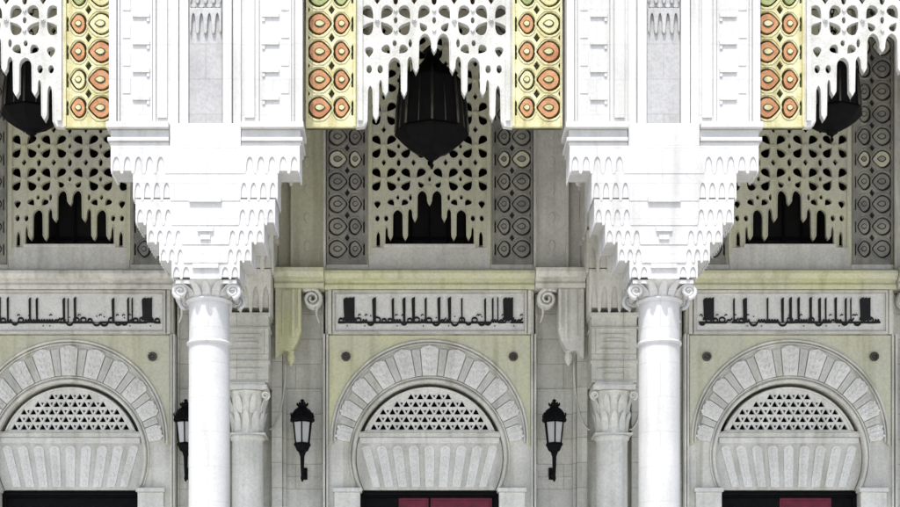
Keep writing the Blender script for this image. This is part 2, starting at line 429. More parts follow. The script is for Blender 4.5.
def make_pier(x):
    yo = YP-YF                                # pier axis relative to the screen plane
    p = MB()
    hw = 96/SP; top = 13.05; z0 = zp(127)
    p.box(-hw+.012, hw-.012, yo-.30, yo+.34, z0, top)
    for sx in (-1, 1):
        def bx(a, c, y0, y1, zz0, zz1):
            x0, x1 = sorted((sx*a/SP, sx*c/SP)); p.box(x0, x1, yo+y0, yo+y1, zz0, zz1)
        bx(17, 26, -.355, -.301, zp(186), top); bx(27.2, 35, -.335, -.302, zp(186), top)
        bx(50, 53, -.325, -.3015, z0, top); bx(89, 96.4, -.34, -.303, z0, top)
        bx(86, 88, -.32, -.3025, z0, top)
        bx(53.5, 85, -.315, -.304, z0, top)
        for r in range(11):
            zz = zp(100-27.6*r)
            if zz > top-.1: break
            bx(56, 73, -.338, -.316, zz-.03, zz+.025); bx(56, 59, -.33, -.3165, zz-.085, zz-.03)
            bx(75, 83, -.322, -.3155, zz+.06, zz+.26)
        bx(38.5, 48.5, -.318, -.3035, z0+.1, top)
    pier = p.build('pier', M['white'], arc, bevel=.006, loc=(x,0,0))
    # recessed centre strip with its carved head
    c = MB(); c.box(-16.5/SP, 16.5/SP, yo-.335, yo-.301, zp(184), top)
    c.build('centre_strip', M['strip'], pier, bevel=.005)
    c = MB()
    for k in range(5):
        zc = zp(37-30*k)
        me = plate([fringe(-15.8/SP, 15.8/SP, zc+.33, zc, 4, .55, .8)], yo-.375, yo-.336, .006); c.mesh(me)
        for i in range(4): 
            xx = (-12+8*i)/SP; c.mesh(plate([ell(xx, zc+.36, .03, .02, 8)], yo-.365, yo-.336, .004))
        if zc+.7 > top: break
    c.build('carved_head', M['strip'], pier)
    # cornice bands
    c = MB()
    for sx in (-1,1):
        for a, y0, pa, pb in ((98,-.44,126.5,132.5),(94.5,-.36,132.6,141),(97,-.41,141.1,145),(95,-.38,145.1,149)):
            x0, x1 = sorted((sx*36/SP, sx*a/SP)); c.box(x0, x1, yo+y0, yo+.16, zp(pb), zp(pa))
    c.box(-35.5/SP, 35.5/SP, yo-.375, yo+.3, zp(149), zp(126.5))
    c.build('cornice', M['white'], pier, bevel=.008)
    # stepped muqarnas corbel
    q = MB()
    tiers = [(94, -.385, .10, 149, 177, 17, 5), (72, -.380, .16, 174, 204, 15, 5), (69.5, -.374, .2, 202, 228, 15, 5), (58.5, -.367, .30, 224, 247, 13, 5), (46, -.358, .32, 243, 265, 11, 5), (34, -.345, .32, 261, 281, 7, 4)]
    for hwp, y0, y1, pt, pb, nn, nd in tiers:
        fringe_box(q, hwp/SP, yo+y0, yo+y1, zp(pt), zp(pb), nn, nd, .014, .016, .45)
    # small bosses on the blank fronts
    for hwp, zc, y0 in ((16, 203, -.405),(8, 232, -.395),(13, 268, -.375),(5,240,-.388)):
        q.box(-hwp/SP, hwp/SP, yo+y0, yo+y0+.04, zp(zc)-.03, zp(zc)+.03)
    q.build('corbel', M['white'], pier)
    # column
    cy = yo+.02; r = 21/SP
    s = MB(); s.lathe([(r*1.04,.75),(r*1.03,1.2),(r,3.2),(r*.985,zp(342))], 0, cy, 48)
    s.lathe([(r*.985,zp(338)),(r*.97,zp(298))], 0, cy, 48)
    colm = s.build('column', M['white'], arc, loc=(x,0,0))
    s = MB(); s.lathe([(r*.98,zp(342.2)),(r*1.07,zp(341)),(r*1.09,zp(340)),(r*1.07,zp(339)),(r*.98,zp(337.8))], 0, cy, 48)
    s.build('ring', M['white'], colm)
    s = MB(); s.lathe([(r*.98,zp(300)),(r*1.1,zp(298.6)),(r*1.12,zp(297)),(r*1.0,zp(295.4))], 0, cy, 48)
    s.build('ring', M['white'], colm)
    s = MB(); s.lathe([(r*1.0,zp(296)),(r*1.06,zp(292)),(r*1.2,zp(286)),(r*1.45,zp(281.5))], 0, cy, 48, wave=(.035, 12))
    for sx in (-1, 1):
        for sy in (-1, 1):                    # volutes
            pts = []
            for i in range(26):
                t = i/25; a = -PI/2+t*3.4*PI; rad = .098*(1-t*.78)
                pts.append((sx*(.345+rad*math.cos(a)), cy+sy*(.27), zp(291)+rad*math.sin(a)))
            s.tube(pts, lambda t: .03-.012*t, 8)
        pts = [(sx*.34, cy-.27, zp(291)), (sx*.34, cy+.27, zp(291))]
        s.tube(pts, .045, 10)
    s.box(-.40,.40, cy-.33, cy+.33, zp(284.5), zp(280.8))
    for i in range(16):
        a = 2*PI*i/16
        s.add(*leaf(0, cy, r*1.0, a, zp(295), zp(284)))
    s.build('capital', M['white'], colm)
    s = MB(); s.box(-.46,.46,cy-.46,cy+.46,.151,.55); s.lathe([(.42,.551),(.43,.60),(.40,.66),(.34,.68),(.33,.72),(.31,.75)],0,cy,48)
    s.build('base', M['white'], colm, bevel=.01)
    return pier, colm
def leaf(cx, cy, r, a, z0, z1, fl=1):
    vs = []; w = .045
    ca, sa = math.cos(a), math.sin(a)
    for t, rr, ww in ((0,1.03,1),(.5,1.2,1.1),(.85,1.5,.8),(1,1.62,.1)):
        for s_ in (-1, 1):
            x = (1+(rr-1)*fl)*r; y = s_*w*ww
            vs.append((cx+x*ca-y*sa, cy+x*sa+y*ca, z0+(z1-z0)*t))
            vs.append((cx+(x-.03)*ca-y*sa, cy+(x-.03)*sa+y*ca, z0+(z1-z0)*t-.01))
    fs = []
    for k in range(3):
        o = k*4; fs += [(o,o+2,o+6,o+4),(o+1,o+5,o+7,o+3),(o,o+4,o+5,o+1),(o+2,o+3,o+7,o+6)]
    fs += [(0,1,3,2),(12,14,15,13)]
    return vs, fs
p0, c0 = make_pier(-3.0)
for x in (3.0, -9.0, 9.0):
    copy_tree(p0, arc, x+3.0); copy_tree(c0, arc, x+3.0)

# ================================================================== HALL WALL
hall = empty('hall_facade', (0, YR, 0), 'shaded grey stone wall behind the columns, with horseshoe arches and black Arabic lettering', 'building')
def rx(d): return d/SR
GZ = .151
CY = 448.0   # arch centres are measured on the wall plane
def arcpts(r, cz, a0, a1, n): return [(r*math.cos(a0+(a1-a0)*i/n), cz+r*math.sin(a0+(a1-a0)*i/n)) for i in range(n+1)]
bayparts = []
def B(o): bayparts.append(o); return o
Hr = 3.15
zar = zr(189)
before = set(kids(hall))
sebka_screen(hall, zar, Hr, M['sebka'], [M['greyd'], M['grooveg'], M['greyd'], M['sebka']], (0, .02, 0), 1)
for o in kids(hall):
    if o not in before: B(o)
# window behind the lattice
b = MB(); b.box(-1.03, 1.03, .45, .5, zr(262), zar+Hr); B(b.build('window', M['glassdark'], hall))
w = b
b = MB()
for i in range(-3, 4): b.box(i*.3-.018, i*.3+.018, .40, .449, zr(262), zar+Hr-.02)
for zz in (9.3, 10.4, 11.5, 12.4): b.box(-1.03, 1.03, .41, .4485, zz, zz+.04)
b.build('frame', M['black'], bayparts[-1])
# sill
b = MB()
b.prismx([(-.03, zr(271.8)), (.39, zr(271.8)), (.39, zr(240)), (.10, zr(244)), (.02, zr(247)), (.0, zr(247.5))], -rx(60.5), rx(60.5))
b.box(-rx(46), rx(46), -.012, .1, zr(247.5), zr(244.2))
for sx in (-1,1):
    x0, x1 = sorted((sx*rx(60.7), sx*rx(103.5))); b.box(x0, x1, -.02, .3, zr(271.7), zr(265))
B(b.build('sill', M['light'], hall, bevel=.008))  # paler stone makes up for weak bounce light this high on the wall
# cornice over the inscription
b = MB()
b.prismx([(.2,zr(291)),(-.10,zr(291)),(-.12,zr(287)),(-.09,zr(284.5)),(-.09,zr(283)),(-.17,zr(281.5)),(-.22,zr(277)),(-.22,zr(274)),(-.14,zr(272)),(.2,zr(272))], -rx(104.6), rx(104.6))
corn = B(b.build('cornice', M['cream'], hall, bevel=.006))
# inscription panel
def inscription(strokes, blocks, seed, yb, ytop, x_l, x_r, x0):
    rnd = random.Random(seed); t = MB(); Y0, Y1 = -.066, -.054
    def st(px, w, pt, pb, lean=0):
        x = rx(px); hw = rx(w)/1.75; zt_, zb_ = zr(pt), zr(pb)
        t.prism([(x-hw, zb_), (x+hw, zb_), (x+hw+lean, zt_+.012), (x-hw*.9+lean, zt_-.006), (x-hw*1.5+lean, zt_-.03)], Y0-rnd.random()*.002, Y1)
    for px, w in strokes: st(px, w, ytop+rnd.uniform(0,1.2), yb)
    for px, w in blocks:
        k = 3
        for i in range(k): st(px-w/2+w*(i+.5)/k, w/k*.86, ytop+.3+rnd.uniform(0,.6), yb-3)
        t.box(rx(px-w/2-1), rx(px+w/2+1), Y0+.001, Y1, zr(yb-2.2), zr(yb-5))
    def brush(pts, wd):
        # ribbon with chisel width
        L_ = []; R_ = []
        for i, p in enumerate(pts):
            q = pts[min(i+1, len(pts)-1)]; o = pts[max(i-1, 0)]
            dx, dz = q[0]-o[0], q[1]-o[1]; l = math.hypot(dx, dz) or 1
            w_ = wd*(.55+.6*abs(dx)/l)
            L_.append((p[0]-dz/l*w_, p[1]+dx/l*w_)); R_.append((p[0]+dz/l*w_, p[1]-dx/l*w_))
        yy = Y0-rnd.random()*.002
        for i in range(len(pts)-1): t.prism([L_[i], L_[i+1], R_[i+1], R_[i]], yy+i*.00003, Y1)
    t.box(rx(x_l+1), rx(x_r-2), Y0+.0015, Y1, zr(yb+.35), zr(yb-.35))
    x = x_l
    while x < x_r-3:
        kind = rnd.random(); wd = rx(1.0)
        if kind < .34:                         # tooth letters on the baseline
            n_ = rnd.choice((2,3)); ww = 2.6
            pts = []
            for i in range(n_*8+1):
                u = i/(n_*8); pts.append((rx(x+u*n_*ww), zr(yb-.2-2.6*abs(math.sin(u*n_*PI))**2)))
            brush(pts, wd*.8); adv = n_*ww
            if rnd.random() < .6: t.prism(ell(rx(x+adv/2), zr(yb+3.4), rx(.75), rx(.75), 4), Y0, Y1)
        elif kind < .6:                        # round looped letter
            R_ = rnd.uniform(2.0, 2.9); cx_ = x+R_+.6
            pts = [(rx(cx_+R_*math.cos(a)), zr(yb-R_*.9-R_*.85*math.sin(a))) for a in [2*PI*i/14 for i in range(15)]]
            brush(pts, wd*.85); brush([(rx(x-.4), zr(yb)), (rx(x+R_*2+1.6), zr(yb))], wd); adv = 2*R_+1.6
        elif kind < .82:                       # descending bowl
            R_ = rnd.uniform(2.6, 3.8); cx_ = x+R_
            pts = [(rx(cx_+R_*math.cos(a)), zr(yb-1.2+R_*.95*math.sin(-a))) for a in [PI*1.02+PI*.98*i/12 for i in range(13)]]
            pts = [(p[0], zr(yb-.5)-abs(zr(yb-1.2)-p[1])) for p in pts]
            brush(pts, wd); adv = 2*R_
            if rnd.random() < .7: t.prism(ell(rx(cx_), zr(yb-4.6-rnd.random()*2), rx(.8), rx(.8), 4), Y0, Y1)
        else:                                  # rising tail
            pts = [(rx(x+6*u), zr(yb-4.5*math.sin(u*PI*.5)**2-1.5*math.sin(u*PI*2))) for u in [i/10 for i in range(11)]]
            brush(pts, wd*.8); adv = 6
        if rnd.random() < .75: brush([(rx(x-.6), zr(yb)), (rx(x+adv+.8), zr(yb-.1))], wd*.85)
        if rnd.random() < .45:
            a = x+rnd.random()*adv; brush([(rx(a), zr(yb-6.5)), (rx(a+1.2), zr(yb-8.2)), (rx(a+2.6), zr(yb-7.2))], wd*.5)
        x += adv+.15
    return t
b = MB()
b.box(-rx(96.5), rx(96.5), -.045, .2, zr(334.6), zr(292))
ins = B(b.build('inscription_panel', M['lighter'], hall))
f = MB()
for k, (o, w_, pr) in enumerate(((0, 2.2, -.085), (2.4, 1.2, -.062))):
    a = 96.8-o; t_, bt = 292.2+o+(2.2 if k==0 else 1.6), 334.4-o
    t_ = 291.6+o*1.2; bt = 334.8-o
    f.box(-rx(a), rx(a), pr, -.0455, zr(t_+w_), zr(t_)); f.box(-rx(a), rx(a), pr, -.0455, zr(bt), zr(bt-w_))
    f.box(-rx(a), -rx(a-w_), pr+.002, -.0455, zr(bt-w_-.05), zr(t_+w_+.05)); f.box(rx(a-w_), rx(a), pr+.002, -.0455, zr(bt-w_-.05), zr(t_+w_+.05))
f.build('frame', M['grey'], ins, bevel=.005)
# wall with its horseshoe opening
cz = zr(457); r_in = rx(74); a0 = -math.asin(33/74)
pts = [(-rx(104), GZ), (-rx(104), zr(335)), (rx(104), zr(335)), (rx(104), GZ), (rx(69.5), GZ), (rx(69.5), zr(490.6))]
pts += arcpts(r_in, cz, a0, PI-a0, 60) + [(-rx(69.5), zr(490.6)), (-rx(69.5), GZ)]
b = MB(); b.mesh(plate([pts], 0, .35, .012))
wall = B(b.build('arch_wall', M['grey'], hall))
b = MB(); b.box(-rx(104), rx(104), 0.001, .35, zr(334.9), zr(291.2)); B(b.build('wall_band', M['grey'], hall))
# alfiz: cream spandrel ground around the outer ring
ro = rx(98); co = zr(439)
pts = [(-rx(100.5), zr(446)), (-rx(100.5), zr(336.2)), (rx(100.5), zr(336.2)), (rx(100.5), zr(446))]
ring = arcpts(ro, co, -.04, PI+.04, 60)
b = MB(); b.mesh(plate([pts+[(rx(98.2), zr(446))]+ring+[(-rx(98.2), zr(446))]], -.03, -.001, .006))
spand = B(b.build('spandrel', M['cream'], hall))
# mouldings along both arcs
b = MB()
b.tube([(x, -.035, z) for x, z in arcpts(ro, co, -.06, PI+.06, 72)], .022, 8)
b.tube([(x, -.03, z) for x, z in arcpts(ro-rx(3.2), co, -.04, PI+.04, 72)], .014, 8)
b.tube([(x, -.02, z) for x, z in arcpts(rx(76), cz, a0, PI-a0, 72)], .03, 8)
b.tube([(x, -.02, z) for x, z in arcpts(rx(79.6), cz, a0+.08, PI-a0-.08, 72)], .014, 8)
B(b.build('arch_moulding', M['grey'], hall))
# voussoirs: alternately light carved and plain grey
nv = 21; va0, va1 = .20, PI-.20
rv0, rv1 = rx(81), None
for i in range(nv):
    e_ = .16 if i % 2 == 0 else -.20
    t0 = va0+(va1-va0)*(i-e_+.015)/nv; t1 = va0+(va1-va0)*(i+.985+e_)/nv; tm = (t0+t1)/2
    def outer(t):                         # radius (from the inner centre) of the outer ring
        dzc = co-cz; s_ = math.sin(t); return dzc*s_+math.sqrt(max(1e-6, (ro-rx(5))**2-(dzc*math.cos(t))**2))
    def pt(rr, t): return (rr*math.cos(t), cz+rr*math.sin(t))
    lt = MB()
    if i % 2 == 0:
        R0, R1 = rv0, outer(tm)
        prof = [pt(R0, t0), pt(R0, t1)] + [pt(R1-.05*abs(math.cos((u-.5)*PI*1.0)-1)-.008*math.cos(u*PI*6), t1+(t0-t1)*u) for u in [k/8 for k in range(9)]]
        lt.prism(prof, -.05, .0)
        # carved floral relief
        for q in range(4):
            rr = R0+(R1-R0)*(q+.6)/4.4
            c = pt(rr, tm); lt.prism(ell(c[0], c[1], .035, .022, 10, tm), -.068, -.0505)
            for sgn in (-1, 1):
                c = pt(rr+.03, tm+sgn*(t1-t0)*.27); lt.prism(tear(c[0], c[1], .035, .022, tm+sgn*.6, 10), -.064, -.0505)
        B(lt.build('voussoir', M['lighter'], hall, bevel=.004))
    else:
        dk = lt; R0, R1 = rv0, outer(tm)-.05
        dk.prism([pt(R0,t0), pt(R0,t1), pt(R1,t1), pt(R1,t0)], -.040, .0)
        for q in range(3):
            c = pt(R0+(R1-R0)*(q+.7)/3.6, tm); dk.prism(ell(c[0], c[1], .04, .016, 8, tm), -.046, -.0405)
        B(dk.build('plain_voussoir', M['mid'], hall, bevel=.004))
# tympanum with flared carved bands
lh = zr(437); lb = zr(489.5)
chord = lambda z, rr: math.sqrt(max(0, rr*rr-(z-cz)**2))
pts = []
n = 14
for i in range(n+1): z = lb+(lh-lb)*i/n; pts.append((chord(z, rx(73.3)), z))
pts += [(-x, z) for x, z in pts[::-1]]
b = MB(); b.prism(pts, .09, .34); ty = B(b.build('tympanum', M['mid'], hall))
b = MB(); nb_ = 17
for i in range(nb_):
    if i % 2: continue
    u0 = -1+2*(i-.14)/nb_; u1 = -1+2*(i+1.14)/nb_
    u0 = max(u0, -1); u1 = min(u1, 1)
    zb_, zt_ = zr(486.5), zr(445)
    wb, wt = rx(57), rx(68)
    pp = [(u0*wb, zb_), (u1*wb, zb_), (u1*wt, zt_-.05)]+[((u1+(u0-u1)*k/6)*wt, zt_-.05+.05*math.sin(PI*k/6)**.6) for k in range(1,6)]+[(u0*wt, zt_-.05)]
    b.prism(pp, .074, .0895)
    for q in range(5):
        zc_ = zb_+(zt_-zb_)*(q+.5)/5.2; ww = wb+(wt-wb)*(q+.5)/5
        b.prism(ell((u0+u1)/2*ww, zc_, .03, .045, 8), .064, .0735)
b.build('carved_band', M['lighter'], ty, bevel=.004)
b = MB(); b.box(-chord(zr(440), rx(72)), chord(zr(440), rx(72)), .05, .0895, zr(443), zr(437.3)); b.build('lintel_band', M['light'], ty, bevel=.006)
b = MB(); b.box(-rx(71), rx(71), .03, .34, zr(436.9), zr(432.6)); b.box(-rx(70), rx(70), .01, .3, zr(432.5), zr(431.6)); B(b.build('transom', M['grey'], hall, bevel=.006))
# lunette grille of pierced stars
rg = rx(70.5); zc0 = zr(431.4); aa = math.asin((zc0-cz)/rg)
out = arcpts(rg, cz, aa, PI-aa, 40)
holes = []; sp = rx(7.4)
for j in range(7):
    for i in range(-9, 10):
        x = (i+(.5 if j % 2 else 0))*rx(9.3); z = zc0+rx(4.2)+j*rx(7.6); rr = rx(3.7)
        if math.hypot(x, z-cz) > rg-rx(5.2): continue
        holes.append([(x+rr*math.cos(a)*q, z+rr*math.sin(a)*q) for a, q in [(PI/2+k*PI/3, (1.12 if k % 2 == 0 else .62)) for k in range(6)]])
        xx = x+rx(4.65); zz = z+rx(1.4)
        if math.hypot(xx, zz-cz) < rg-rx(5) and i < 9: holes.append([(xx+rx(2.1)*math.cos(a), zz+rx(2.6)*math.sin(a)) for a in (-PI/2, PI/6, 5*PI/6)])
b = MB(); b.mesh(plate([out]+holes, .06, .12, .004))
b.tube([(x, .05, z) for x, z in arcpts(rg-rx(1.2), cz, aa+.02, PI-aa-.02, 50)], .02, 6)
gr = B(b.build('lunette_grille', M['light'], hall))
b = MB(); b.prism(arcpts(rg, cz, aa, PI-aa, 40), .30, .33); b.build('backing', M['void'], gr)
# rosettes
for sx in (-1, 1):
    b = MB(); x = sx*rx(83.5); z = zr(357.5)
    b.mesh(plate([ell(x, z, rx(4.6), rx(4.6), 20), ell(x, z, rx(2.6), rx(2.6), 16)], -.07, -.0305, .006))
    b.prism(ell(x, z, rx(2.5), rx(2.5), 12), -.04, -.031)
    b.prism(ell(x, z, rx(1.1), rx(1.1), 8), -.06, -.041)
    B(b.build('rosette', M['bronze'], hall))
# jamb piers beside the door
for sx in (-1, 1):
    b = MB(); x0, x1 = sorted((sx*rx(69.2), sx*rx(95)))
    b.box(x0, x1, -.10, -.001, GZ, zr(493)); x0, x1 = sorted((sx*rx(67.5), sx*rx(96.5))); b.box(x0, x1, -.13, .1, zr(492.9), zr(488.8))
    B(b.build('jamb', M['light'], hall, bevel=.008))
# door
def make_door(x, mar, lab):
    d = MB(); d.box(-rx(69.4), rx(69.4), .14, .2, zr(496.5), zr(490.2)); d.box(-rx(69.4), -rx(65), .14, .2, GZ, zr(496.5)); d.box(rx(65), rx(69.4), .14, .2, GZ, zr(496.5))
    d.box(-rx(65), rx(65), .17, .2, GZ, zr(496.5))
    d.box(-rx(67), rx(67), .11, .1395, zr(494.5), zr(492)); d.box(-rx(67), rx(67), .12, .1395, zr(496.4), zr(495.3))
    o = d.build('door', M['black'], hall, bevel=.006, label=lab, loc=(x, 0, 0))
    for x0, x1 in mar:
        e = MB(); e.box(rx(x0), rx(x1), .155, .1695, 1.2, zr(496.9)); e.box(rx(x0+2), rx(x1-2), .145, .1548, 1.4, zr(499.5)); e.build('panel', M['maroon'], o, bevel=.005)
    for sx in (-1, 1):
        e = MB(); e.tube([(sx*.12, .15, 1.1), (sx*.12, .09, 1.15), (sx*.12, .09, 1.55), (sx*.12, .15, 1.6)], .018, 8); e.build('handle', M['bronze'], o)
    return o
make_door(0, ((-31, -1), (1, 63)), 'black framed door with maroon panels')
make_door(BAY, ((-8, 44),), 'black door with a single maroon panel')
make_door(-BAY, (), 'plain black door')
# vertical mouldings framing the bay, full height
b = MB()
for sx in (-1, 1):
    for a, c, pr in ((101.2, 103.2, -.06), (104.2, 106.2, -.09)):
        x0, x1 = sorted((sx*rx(a), sx*rx(c))); b.box(x0, x1, pr, .1, GZ, zr(335.2))
    x0, x1 = sorted((sx*rx(97.8), sx*rx(101.4))); b.box(x0, x1, -.07, .1, zr(334.9), zr(291.3))
    x0, x1 = sorted((sx*rx(103.6), sx*rx(106.2))); b.box(x0, x1, -.08, .1, zr(271.9), 13.1)
B(b.build('bay_frame', M['grey'], hall, bevel=.006))
# side panels, niche cornice and scroll brackets
def side(sx):
    def bx(m_, a, c, y0, y1, pb, pt_):
        x0, x1 = sorted((sx*rx(a), sx*rx(c))); m_.box(x0, x1, y0, y1, zr(pb) if pb < 2000 else GZ, zr(pt_) if pt_ > -400 else 13.1)
    p = MB()
    bx(p, 106.4, 139, .06, .4, 269.8, -500); bx(p, 106.4, 109, .02, .059, 269.7, -500); bx(p, 136, 139, .0, .059, 269.7, -500)
    bx(p, 139.2, 152, .16, .4, 269.6, -500); bx(p, 152.2, 158, -.05, .4, 292, -500)
    for k in range(9):                         # carved bosses down the panel
        zc = zr(245-28*k)
        if zc > 12.9: break
        p.mesh(plate([ell(sx*rx(122.5), zc, .05, .09, 10)], .04, .0595, .006))
    # hanging muqarnas at the panel head
    pn = B(p.build('side_panel', M['patch'] if sx < 0 else M['light'], hall, bevel=.006))  # right panel's paler stone stands in for missing bounce light
    n_ = MB(); bx(n_, 106.4, 158, .22, .42, 3000, 291); 
    bx(n_, 147.5, 158, .02, .2195, 3000, 292); bx(n_, 144, 147.3, .12, .2195, 3000, 292.2)
    bx(n_, 106.4, 108.6, .14, .2193, 3000, 292.4)
    bx(n_, 109, 144, .205, .2192, 389.2, 386); bx(n_, 109, 144, .205, .2192, 478, 475)
    B(n_.build('niche_wall', M['ashlar'], hall, bevel=.006))
    c = MB(); x0, x1 = sorted((sx*rx(104.9), sx*rx(154.5)))
    c.prismx([(.2,zr(291)),(-.20,zr(291)),(-.22,zr(287)),(-.19,zr(284.5)),(-.19,zr(283)),(-.28,zr(281.5)),(-.34,zr(277)),(-.34,zr(273)),(-.2,zr(270)),(.2,zr(270))], x0, x1)
    B(c.build('niche_cornice', M['cream'] if sx < 0 else M['grey'], hall, bevel=.006))
    # bracket with moulded edges and tail drop
    k = MB()
    bx(k, 128, 153.5, -.12, .2, 332, 291.2)
    bx(k, 128, 131, -.17, -.1205, 330, 291.4); bx(k, 150.2, 153.3, -.17, -.1205, 345, 291.4); bx(k, 134, 137, -.15, -.1203, 340, 291.4); bx(k, 140, 147, -.14, -.1202, 338, 293)
    prof = [(128, 332.05), (131, 342), (136, 351), (140, 353), (146, 352), (153.5, 360), (153.5, 332.05)]
    k.prism([(sx*rx(a), zr(b_)) for a, b_ in prof], -.12, .2)
    dz = zr(358); k.lathe([(.012, dz-.14), (.05, dz-.08), (.075, dz), (.05, dz+.06), (.06, dz+.1)], sx*rx(138.5), -.03, 14)
    B(k.build('bracket', M['light'] if sx > 0 else M['cream'], hall, bevel=.005))
    v = MB()                                   # S-scroll
    pts = []
    for i in range(40):
        t = i/39; a = PI*.5-t*3.8*PI; rad = rx(9.2)*(1-.82*t)
        pts.append((sx*(rx(117)-rad*math.cos(a)*1.0), -.12, zr(300.5)+rad*math.sin(a)))
    for dy in (0, .1, .2): v.tube([(x, y+dy, z) for x, y, z in pts], lambda t: .034-.016*t, 8)
    pts2 = [(sx*rx(126), -.1, zr(292)), (sx*rx(121), -.1, zr(291.8)), (sx*rx(117), -.1, zr(291.6))]
    v.tube(pts2, .035, 8)
    v.tube([(sx*rx(110+ 3*math.sin(t*PI)), -.06, zr(302+ t*22)) for t in [i/10 for i in range(11)]], lambda t: .03-.02*t, 8)
    B(v.build('scroll', M['light'], hall))
    # small blind arch springing to the division column
    v = MB()
    cxx, czz, rr = 182, 448, 48
    pts = [(sx*rx(cxx-34+ -0+ 30*(1-math.cos(t*PI/2))*.55 - 4), .0, zr(362+ 68*math.sin(t*PI/2))) for t in [i/14 for i in range(15)]]
    v.tube(pts, .016, 8)
    B(v.build('arch_rib', M['grey'], hall))
side(-1); side(1)
extra = bayparts[:]
for nb in (-1, 1):
    for o in extra:
        c = copy_tree(o, hall, nb*BAY)
        nm = o.name.split('.')[0]
        if nm in ('cornice', 'bracket', 'niche_cornice', 'side_panel'):
            me2 = c.data.copy(); me2.materials[0] = M['light'] if nm == 'side_panel' else M['grey'] if (nb < 0 or nm != 'cornice') else M['cream']; c.data = me2  # side bays' panels get the same pale stone in place of bounce light
        if nm == 'spandrel':
            me2 = c.data.copy(); me2.materials[0] = M['patch']; c.data = me2
# inscriptions, one text per bay
panels = sorted([o for o in kids(hall) if o.name.startswith('inscription_panel')], key=lambda o: o.location.x)
cen = 429.5
sC = [(x-cen, w) for x, w in ((374.5,2.8),(393,1.8),(404.2,2.2),(413.5,2.4),(425.7,1.6),(439,2.2),(449.5,2.4),(461.7,1.2),(485,1.4),(492.5,1.3),(497.5,.9))]
bC = [(349.5-cen, 10.5), (508-cen, 9.5)]
cr = 789.0
sR_ = [(x-cr, w) for x, w in ((732.5,1.2),(743.7,3),(766,1.2),(781,2),(789,2),(797,1.8),(809,2),(818,2),(824,1.2),(834,1.8),(844,1.4),(849,.9))]
bR = [(707.5-cr, 10), (863.5-cr, 10)]
cl = 70.5
sL = [(x-cl, w) for x, w in ((32,1.6),(39,1.6),(66,1.8),(77,1.8),(70,.8),(115,2),(130,1.4),(134,1),(10,1.5),(2,1.5))]
bL = [(149-cl, 9.5), (-8.5-cl, 9.5)]
for pnl, (s_, bl, sd) in zip(panels, ((sL, bL, 5), (sC, bC, 11), (sR_, bR, 23))):
    t = inscription(s_, bl, sd, 323.6, 298.6, -91, 90, 0)
    t.build('lettering', M['ink'], pnl)
# the wall carcass behind everything
b = MB()
for xx in (-BAY*1.5, -BAY*.5, BAY*.5, BAY*1.5):
    b.box(xx-(3-rx(152)) , xx+(3-rx(152)), .2, .6, GZ, 13.1)
b.box(-13.5, 13.5, .601, .9, GZ, 13.2); b.box(-13.5, -9.4, .0, .6, GZ, 13.1); b.box(9.4, 13.5, .0, .6, GZ, 13.1)
b.build('wall', M['grey'], hall)
b = MB(); b.box(-13.5, 13.5, -.1, 4, 13.51, 13.8); b.box(-13.5, 13.5, .91, 4, 0.01, 13.5)
b.build('roof', M['grey'], hall)
# division pier: engaged column, impost and corbel
def division(x):
    y0 = -.55; yc = y0+.28
    p = MB(); SQ = 61.0
    def z(p_): return EYE+(HOR-p_)/SQ
    hw = 22.5/SQ
    p.box(-hw, hw, y0, .3, z(384), z(316)); p.box(-hw-.03, hw+.03, y0-.03, .3, z(319), z(315)); p.box(-hw-.02, hw+.02, y0-.02, .3, z(366), z(362.5))
    p.box(-hw-.025, hw+.025, y0-.025, .3, z(331), z(329))
    for a, c, q0, q1 in ((-15,15,336,339),(-12,12,344,346),(-15,15,351,353),(-17,17,370,372),(-8,8,340.5,342.5),(-10,10,375,380)): p.box(a/SQ, c/SQ, y0-.02, y0-.001, z(q1), z(q0))
    d = p.build('division_pier', M['ashlar'], hall, bevel=.006, loc=(x,0,0))
    p = MB(); p.box(-hw-.02, hw+.02, yc-.3, .19, GZ, .9); p.build('plinth', M['grey'], d, bevel=.01)
    q = MB()
    for hwp, yy, pt_, pb, nn in ((36,-.80,-60,60,5),(33,-.76,58,120,5),(32,-.72,118,182,7),(30,-.68,178,238,5),(28,-.64,234,276,5),(25,-.60,272,315,5)):
        fringe_box(q, hwp/SQ, yy, .25, min(z(pt_), 13.09), z(pb), nn, 5, .04, .042)
        pass
    q.build('corbel', M['grey'], d)
    s = MB(); r = 15.5/SQ
    s.lathe([(r*1.03,.9),(r*1.02,2.5),(r,z(440))], 0, yc, 40); 
    s.build('shaft', M['light'], d)
    s = MB(); s.lathe([(r,z(440.5)),(r*1.1,z(439)),(r*1.12,z(436.5)),(r*1.0,z(434.5))], 0, yc, 40)
    s.box(-19/SQ, 19/SQ, y0+.02, .15, z(435.2), z(434)) 
    s.build('ring', M['light'], d)
    s = MB(); s.lathe([(r*1.0,z(434)),(r*1.0,z(420)),(r*1.06,z(408)),(r*1.14,z(398)),(r*1.26,z(392))], 0, yc, 40, wave=(.05, 8))
    for i in range(12): s.add(*leaf(0, yc, r*1.0, 2*PI*i/12, z(431), z(412), .45))
    for i in range(8): s.add(*leaf(0, yc, r*1.08, 2*PI*(i+.5)/8, z(414), z(396), .5))
    s.box(-21/SQ, 21/SQ, yc-.34, .18, z(391.5), z(387)); s.box(-19/SQ, 19/SQ, yc-.31, .18, z(386.9), z(384.2))
    for sx in (-1, 1):
        pts = []
        for i in range(22):
            t = i/21; a = -PI/2+t*3.2*PI; rad = .07*(1-t*.75)
            pts.append((sx*(.315+rad*math.cos(a)), yc-.27, z(397)+rad*math.sin(a)))
        s.tube(pts, lambda t: .022-.01*t, 8)
    s.build('capital', M['light'], d)
    return d
d0 = division(-3.0)
